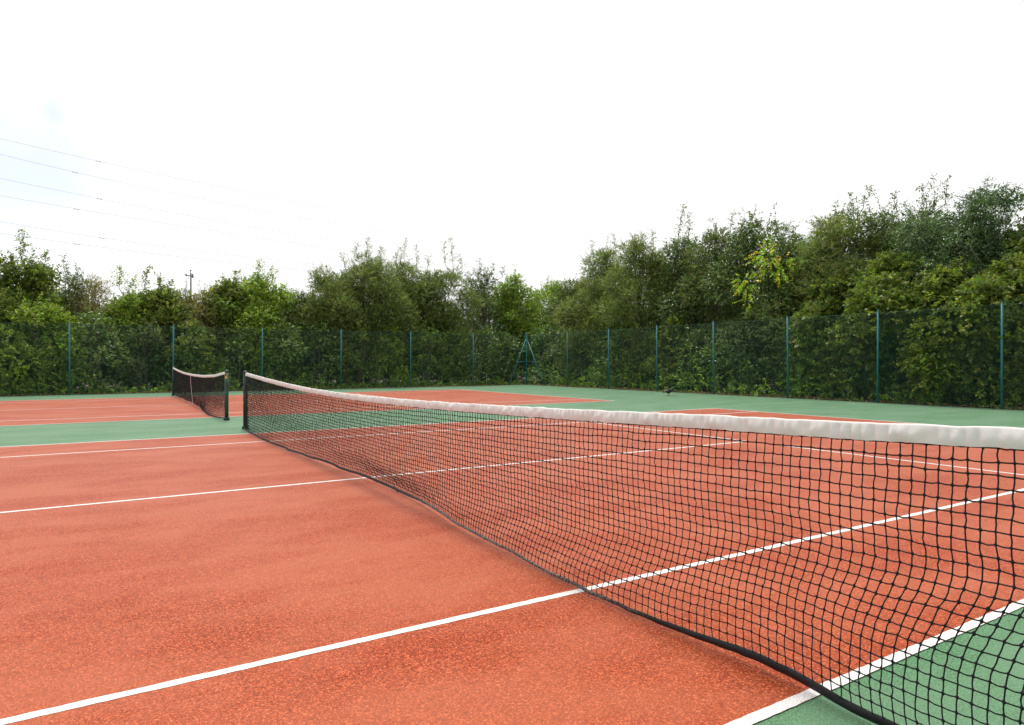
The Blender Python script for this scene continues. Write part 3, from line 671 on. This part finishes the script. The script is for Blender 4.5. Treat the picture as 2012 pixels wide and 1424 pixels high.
# a hedge of ivy and thorn fills the space right behind the mesh
def hedge_bush(x, y, H, R, spec, label, group, seed):
    return tree(x, y, H, R, spec, seed, label, name='hedge_bush', cat='bush', group=group, zb=.15, lobes=20, dens=62, shape='bush', shoots=3)
bays = ['left of the first visible post', 'between the first and second posts', 'between the second and third posts', 'between the third and fourth posts', 'between the fourth and fifth posts', 'between the fifth and sixth posts', 'between the sixth post and the corner']
for k, px in enumerate((60, 235, 425, 592, 738, 868, 975)):
    x, y, d = on_Y(px, 31.6)
    hedge_bush(x-.9, y, 3.3+.2*math.sin(k*2.1), 1.35, ('lime', 'ivy', 'hazel', 'ivy', 'hazel', 'bramble', 'ivy')[k], 'left-hand '+('leafy yellow-green' if k == 0 else 'dark green')+' bush behind the far fence, '+bays[k], 'bushes close behind the far fence', 900+k)
    hedge_bush(x+.9, y+.3, 3.1+.2*math.cos(k*1.7), 1.35, ('lime', 'thorn', 'ivy', 'ivy', 'lime', 'hazel', 'ivy')[k], 'right-hand '+('leafy yellow-green' if k in (0, 4) else 'dark green')+' bush behind the far fence, '+bays[k], 'bushes close behind the far fence', 930+k)
sides = ['between the corner and the first post', 'between the first and second posts', 'between the second and third posts', 'between the third and fourth posts', 'between the fourth and fifth posts', 'between the fifth and sixth posts', 'between the sixth and last posts', 'right of the last post']
for k, px in enumerate((1085, 1156, 1243, 1346, 1475, 1636, 1846, 2060)):
    x, y, d = on_X(px, 19.9)
    hedge_bush(x, y+.8, 3.2+.25*math.sin(k*2.7+1), 1.35, ('ivy', 'thorn', 'ivy', 'hazel', 'ivy', 'ivy', 'ivy', 'hazel')[k], 'far-side dark bush behind the right fence, '+sides[k], 'bushes close behind the right-hand fence', 960+k)
    hedge_bush(x+.3, y-.9, 3.0+.25*math.cos(k*1.3), 1.35, ('ivy', 'ivy', 'hazel', 'ivy', 'ivy', 'thorn', 'ivy', 'ivy')[k], 'near-side dark bush behind the right fence, '+sides[k], 'bushes close behind the right-hand fence', 990+k)

# second rank of trees, copies of one another, closing the wood behind
proto = tree(-4, 37.5, 5.6, 2.8, 'thorn', 5150, 'dim tree of the second rank glimpsed deep behind the hedge', name='tree', group='trees of the second rank, deep in the wood', zb=.3, lobes=40, dens=56)
spots = [(1, 37.8), (5.5, 37.6), (10, 38.2), (14.5, 38), (19.5, 36.5), (24, 32), (24.8, 27), (25, 22), (25.2, 17.3), (25, 12.5), (25.2, 7.5), (-9, 37.2)]
SKY = ([-400, 45, 130, 260, 400, 520, 600, 720, 850, 950, 1040, 1110, 1180, 1350, 1500, 1560, 1650, 1830, 1870, 1940, 2012, 2200],
       [540, 520, 545, 572, 570, 550, 570, 515, 525, 540, 556, 570, 505, 480, 460, 480, 415, 400, 412, 390, 425, 440])
def far_height(x, y):                # how tall a tree of the second rank may grow and stay just under the front rank
    d = np.array([x, y, 0])-CAM; z = d@FW; px = 1006+FPX*(d@RT)/z
    return CAM[2]+(712-np.interp(px, *SKY)-14)*z/FPX
for k, (x, y) in enumerate([(-4, 37.5)]+spots):
    c = proto if k == 0 else proto.copy(); s = 1.0+.06*math.sin(k*3.3)
    if k: C.objects.link(c); c.location = (x, y, 0); c.rotation_euler = (0, 0, 1.3*k)
    c.scale = (s, s, max(.7, far_height(x, y)/6.0))
    if k == 0: continue
    for ch in proto.children:
        d = ch.copy(); C.objects.link(d); d.parent = c

# brambles and ivy creeping at the foot of both fences, and fallen leaves
def ground_cover():
    rng = np.random.default_rng(31); B = []
    for _ in range(2600):
        if rng.random() < .5:
            s = rng.uniform(-12, FX+.5); off = .12+abs(rng.normal(0, .55)); B.append((s, FY+off, rng.uniform(0, 1)**2*(.25+.55*min(1, off))*(1+.7*math.sin(s*1.3))*(1.0 if s < 6 else .45)))
        else:
            s = rng.uniform(-3, FY+.5); off = .12+abs(rng.normal(0, .55)); B.append((FX+off, s, rng.uniform(0, 1)**1.5*(.35+.8*min(1, off))*(1.2+.7*math.sin(s*1.1+1))))
    B = np.array(B); B[:, 2] = np.maximum(B[:, 2], .03)
    D = norm(rng.normal(0, .6, B.shape)+np.array([0, 0, .5]))
    ll, lw, nl, sl, droop, cols, gl, sag, spr = SPEC['bramble']
    V, T = leaves(rng, B, D, np.full(len(B), .36), 9, ll, lw, .4, [(.055, .115, .022), (.085, .155, .028), (.045, .085, .022), (.11, .17, .03)], .25, sag=.2, spread=.9)
    return tag(np_obj('undergrowth', V, np.arange(len(V)).reshape(-1, 4), M_LEAF, tint=T), 'low brambles and ivy creeping along the foot of the fences', 'undergrowth', kind='stuff')
ground_cover()
def litter():
    rng = np.random.default_rng(8); n = 5200; B = np.zeros((n, 3)); k = n//2
    B[:k, 0] = rng.uniform(-8, FX, k); B[:k, 1] = FY+.05+np.abs(rng.normal(0, .35, k))-.10*(rng.random(k) < .25)
    B[k:, 0] = FX+.05+np.abs(rng.normal(0, .35, n-k))-.10*(rng.random(n-k) < .25); B[k:, 1] = rng.uniform(-2, FY, n-k)
    B[:, 2] = .012+rng.uniform(0, .05, n)
    B[:70, 0] = rng.uniform(-9, 17, 70); B[:70, 1] = rng.uniform(-2, 29, 70); B[:70, 2] = .008     # a few blown onto the courts
    D = norm(rng.normal(0, 1, B.shape)*np.array([1, 1, .15]))
    V, T = leaves(rng, B, D, np.full(n, .05), 1, .06, .045, 0, [(.17, .10, .05), (.12, .075, .04), (.22, .14, .07), (.09, .06, .035)], .25, up=1.2)
    V[:, 2] = np.maximum(V[:, 2], .006)
    return tag(np_obj('leaf_litter', V, np.arange(len(V)).reshape(-1, 4), M_LEAF, tint=T), 'brown fallen leaves along the foot of the fences', 'fallen leaves', kind='stuff')
litter()

# ------------------------------------------------------------------ crow on the green surround
def crow():
    p = CAM+ray(1314, 778)*(CAM[2]/((778-712)/FPX)) ; x, y = p[0], p[1]
    th = math.atan2(-R0[1], -R0[0])      # faces the left of the picture
    root = empty('crow', (x, y, 0), th+.25); root.scale = (1.12, 1.12, 1.12); tag(root, 'black crow with lowered head walking on the green surface near the right fence', 'bird')
    me = bpy.data.meshes.new('body'); o = bpy.data.objects.new('body', me)
    C.objects.link(o); o.parent = root
    # one lofted body from tail root to beak base
    sec = [(-.13, .150, .018, .014), (-.09, .148, .040, .034), (-.03, .138, .060, .056), (.03, .135, .062, .062), (.08, .142, .048, .052), (.115, .146, .034, .036), (.145, .140, .032, .032), (.172, .128, .029, .028), (.192, .118, .020, .018), (.200, .114, .010, .009)]
    V = []; n = 14
    for (sx, sz, ry, rz_) in sec:
        for k in range(n): t = 2*math.pi*k/n; V.append((sx, ry*math.cos(t), sz+rz_*math.sin(t)))
    F = [(i*n+k, i*n+(k+1) % n, (i+1)*n+(k+1) % n, (i+1)*n+k) for i in range(len(sec)-1) for k in range(n)]+[tuple(reversed(range(n))), tuple((len(sec)-1)*n+k for k in range(n))]
    me.from_pydata(V, [], F); me.materials.append(M_FEATHER)
    for q in me.polygons: q.use_smooth = True
    mb = MB(); mb.tube([(.196, 0, .116), (.222, 0, .101), (.246, 0, .082)], [.011, .008, .0015], 8); mb.build('beak', M_BEAK, root, True)
    for s in (-1, 1):
        mb = MB()    # wing: overlapping long feathers, half open and trailing back
        for f in range(9):
            t = f/8; b_ = np.array([.06-.10*t, s*.045, .178-.01*t]); e = b_+np.array([-.20-.09*t, s*(.105-.10*t), -.045+.085*(1-t)-.02*t])
            c = (b_+e)/2+np.array([0, 0, .022]); mb.tube([b_, c, e], [.016, .017, .004], 6, flat=.28)
        mb.build('wing', M_FEATHERG, root, True)
        mb = MB(); mb.tube([(.01, s*.025, .10), (-.006, s*.027, .062), (.012, s*.027, .010)], [.012, .006, .004], 6)
        for a in (-.5, 0, .5): mb.tube([(.012, s*.027, .008), (.045*math.cos(a)+.012, s*.027+.045*math.sin(a), .005)], [.004, .002], 5)
        mb.tube([(.012, s*.027, .008), (-.02, s*.027, .005)], [.004, .002], 5); mb.build('leg', M_BEAK, root, True)
        mb = MB(); mb.lathe([(.001, -.004), (.004, 0), (.001, .004)], (.166, s*.0285, .136), 8); mb.build('eye', M_INK, root, True)
    mb = MB()
    for f in range(5): mb.tube([(-.11, .008*(f-2), .150), (-.19, .016*(f-2), .142), (-.27, .024*(f-2), .120-.006*abs(f-2))], [.012, .014, .005], 6, flat=.25)
    mb.build('tail', M_FEATHER, root, True)
    me.update()
crow()

# ------------------------------------------------------------------ utility pole and power lines
def utility_pole():
    d = 62; p = at_depth(375, 535, d); x, y, top = p[0], p[1], p[2]
    root = empty('utility_pole', (x, y, -.05), math.atan2(RT[1], RT[0])+.3); tag(root, 'wooden utility pole with insulators rising beyond the trees at left', 'utility pole')
    mb = MB(); mb.tube([(0, 0, 0), (0, 0, top)], [.11, .06], 12); mb.build('pole', M_POLE, root, True)
    mb = MB(); mb.box((-.12, -.1, top-.28), (.62, .08, .08)); mb.build('crossarm', M_POLE, root)
    for dx, dz in ((-.38, -.23), (.16, -.23)):
        mb = MB(); mb.lathe([(.02, 0), (.07, .02), (.045, .06), (.075, .09), (.045, .13), (.02, .15)], (dx, -.1, top+dz), 10); mb.build('insulator', M_PORC, root, True)
    mb = MB(); mb.lathe([(.02, 0), (.02, .15), (.08, .17), (.05, .21), (.08, .24), (.04, .30)], (-.02, 0, top), 10); mb.build('insulator', M_PORC, root, True)
    mb = MB(); mb.box((.18, -.1, top-.35), (.14, .14, .22)); mb.build('fuse_box', M_PORC, root)
utility_pole()
names = ['uppermost', 'second from the top', 'third from the top', 'fourth from the top', 'second from the bottom', 'lowest']
wires = [((0, 272), (125, 301), (640, 408), (193, 320)), ((0, 303), (210, 352), (640, 436), (147, 338)), ((0, 350), (195, 390), (640, 470), (195, 390)),
         ((0, 384), (150, 410), (640, 486), (150, 410)), ((0, 435), (200, 467), (640, 521), (200, 467)), ((0, 458), (151, 479), (640, 535), (151, 479))]
for k, (a, b_, c, mk) in enumerate(wires):
    # quadratic through three sight lines, running away from the camera
    ys = np.polyfit([a[0], b_[0], c[0]], [a[1], b_[1], c[1]], 2); pts = []
    for x in np.linspace(-420, 1100, 46):
        y = np.polyval(ys, x) if x < 640 else np.polyval(ys, 640)+(x-640)*(2*ys[0]*640+ys[1])
        inv = np.interp(x, [-420, 0, 640, 1100], [1/60, 1/84, 1/112, 1/180]); pts.append(at_depth(x, y, 1/inv))
    root = empty('power_line', tuple(pts[0])); tag(root, 'thin overhead power cable crossing the sky at left, '+names[k], 'power line', 'overhead power cables')
    mb = MB(); mb.tube([q-pts[0] for q in pts], .015, 5); mb.build('cable', M_CABLE, root)
    inv = np.interp(mk[0], [-420, 0, 640, 1100], [1/60, 1/84, 1/112, 1/180]); q = at_depth(mk[0], np.polyval(ys, mk[0]), 1/inv)-pts[0]
    mb = MB(); dv = norm(np.array(pts[20]-pts[19])); mb.tube([q-dv*.3+np.array([0, 0, -.06]), q-dv*.12+np.array([0, 0, -.06])], .035, 8); mb.tube([q+dv*.12+np.array([0, 0, -.06]), q+dv*.3+np.array([0, 0, -.06])], .035, 8); mb.tube([q-dv*.2-np.array([0, 0, .05]), q+dv*.2-np.array([0, 0, .05])], .015, 6)
    mb.build('damper', M_STEEL, root)
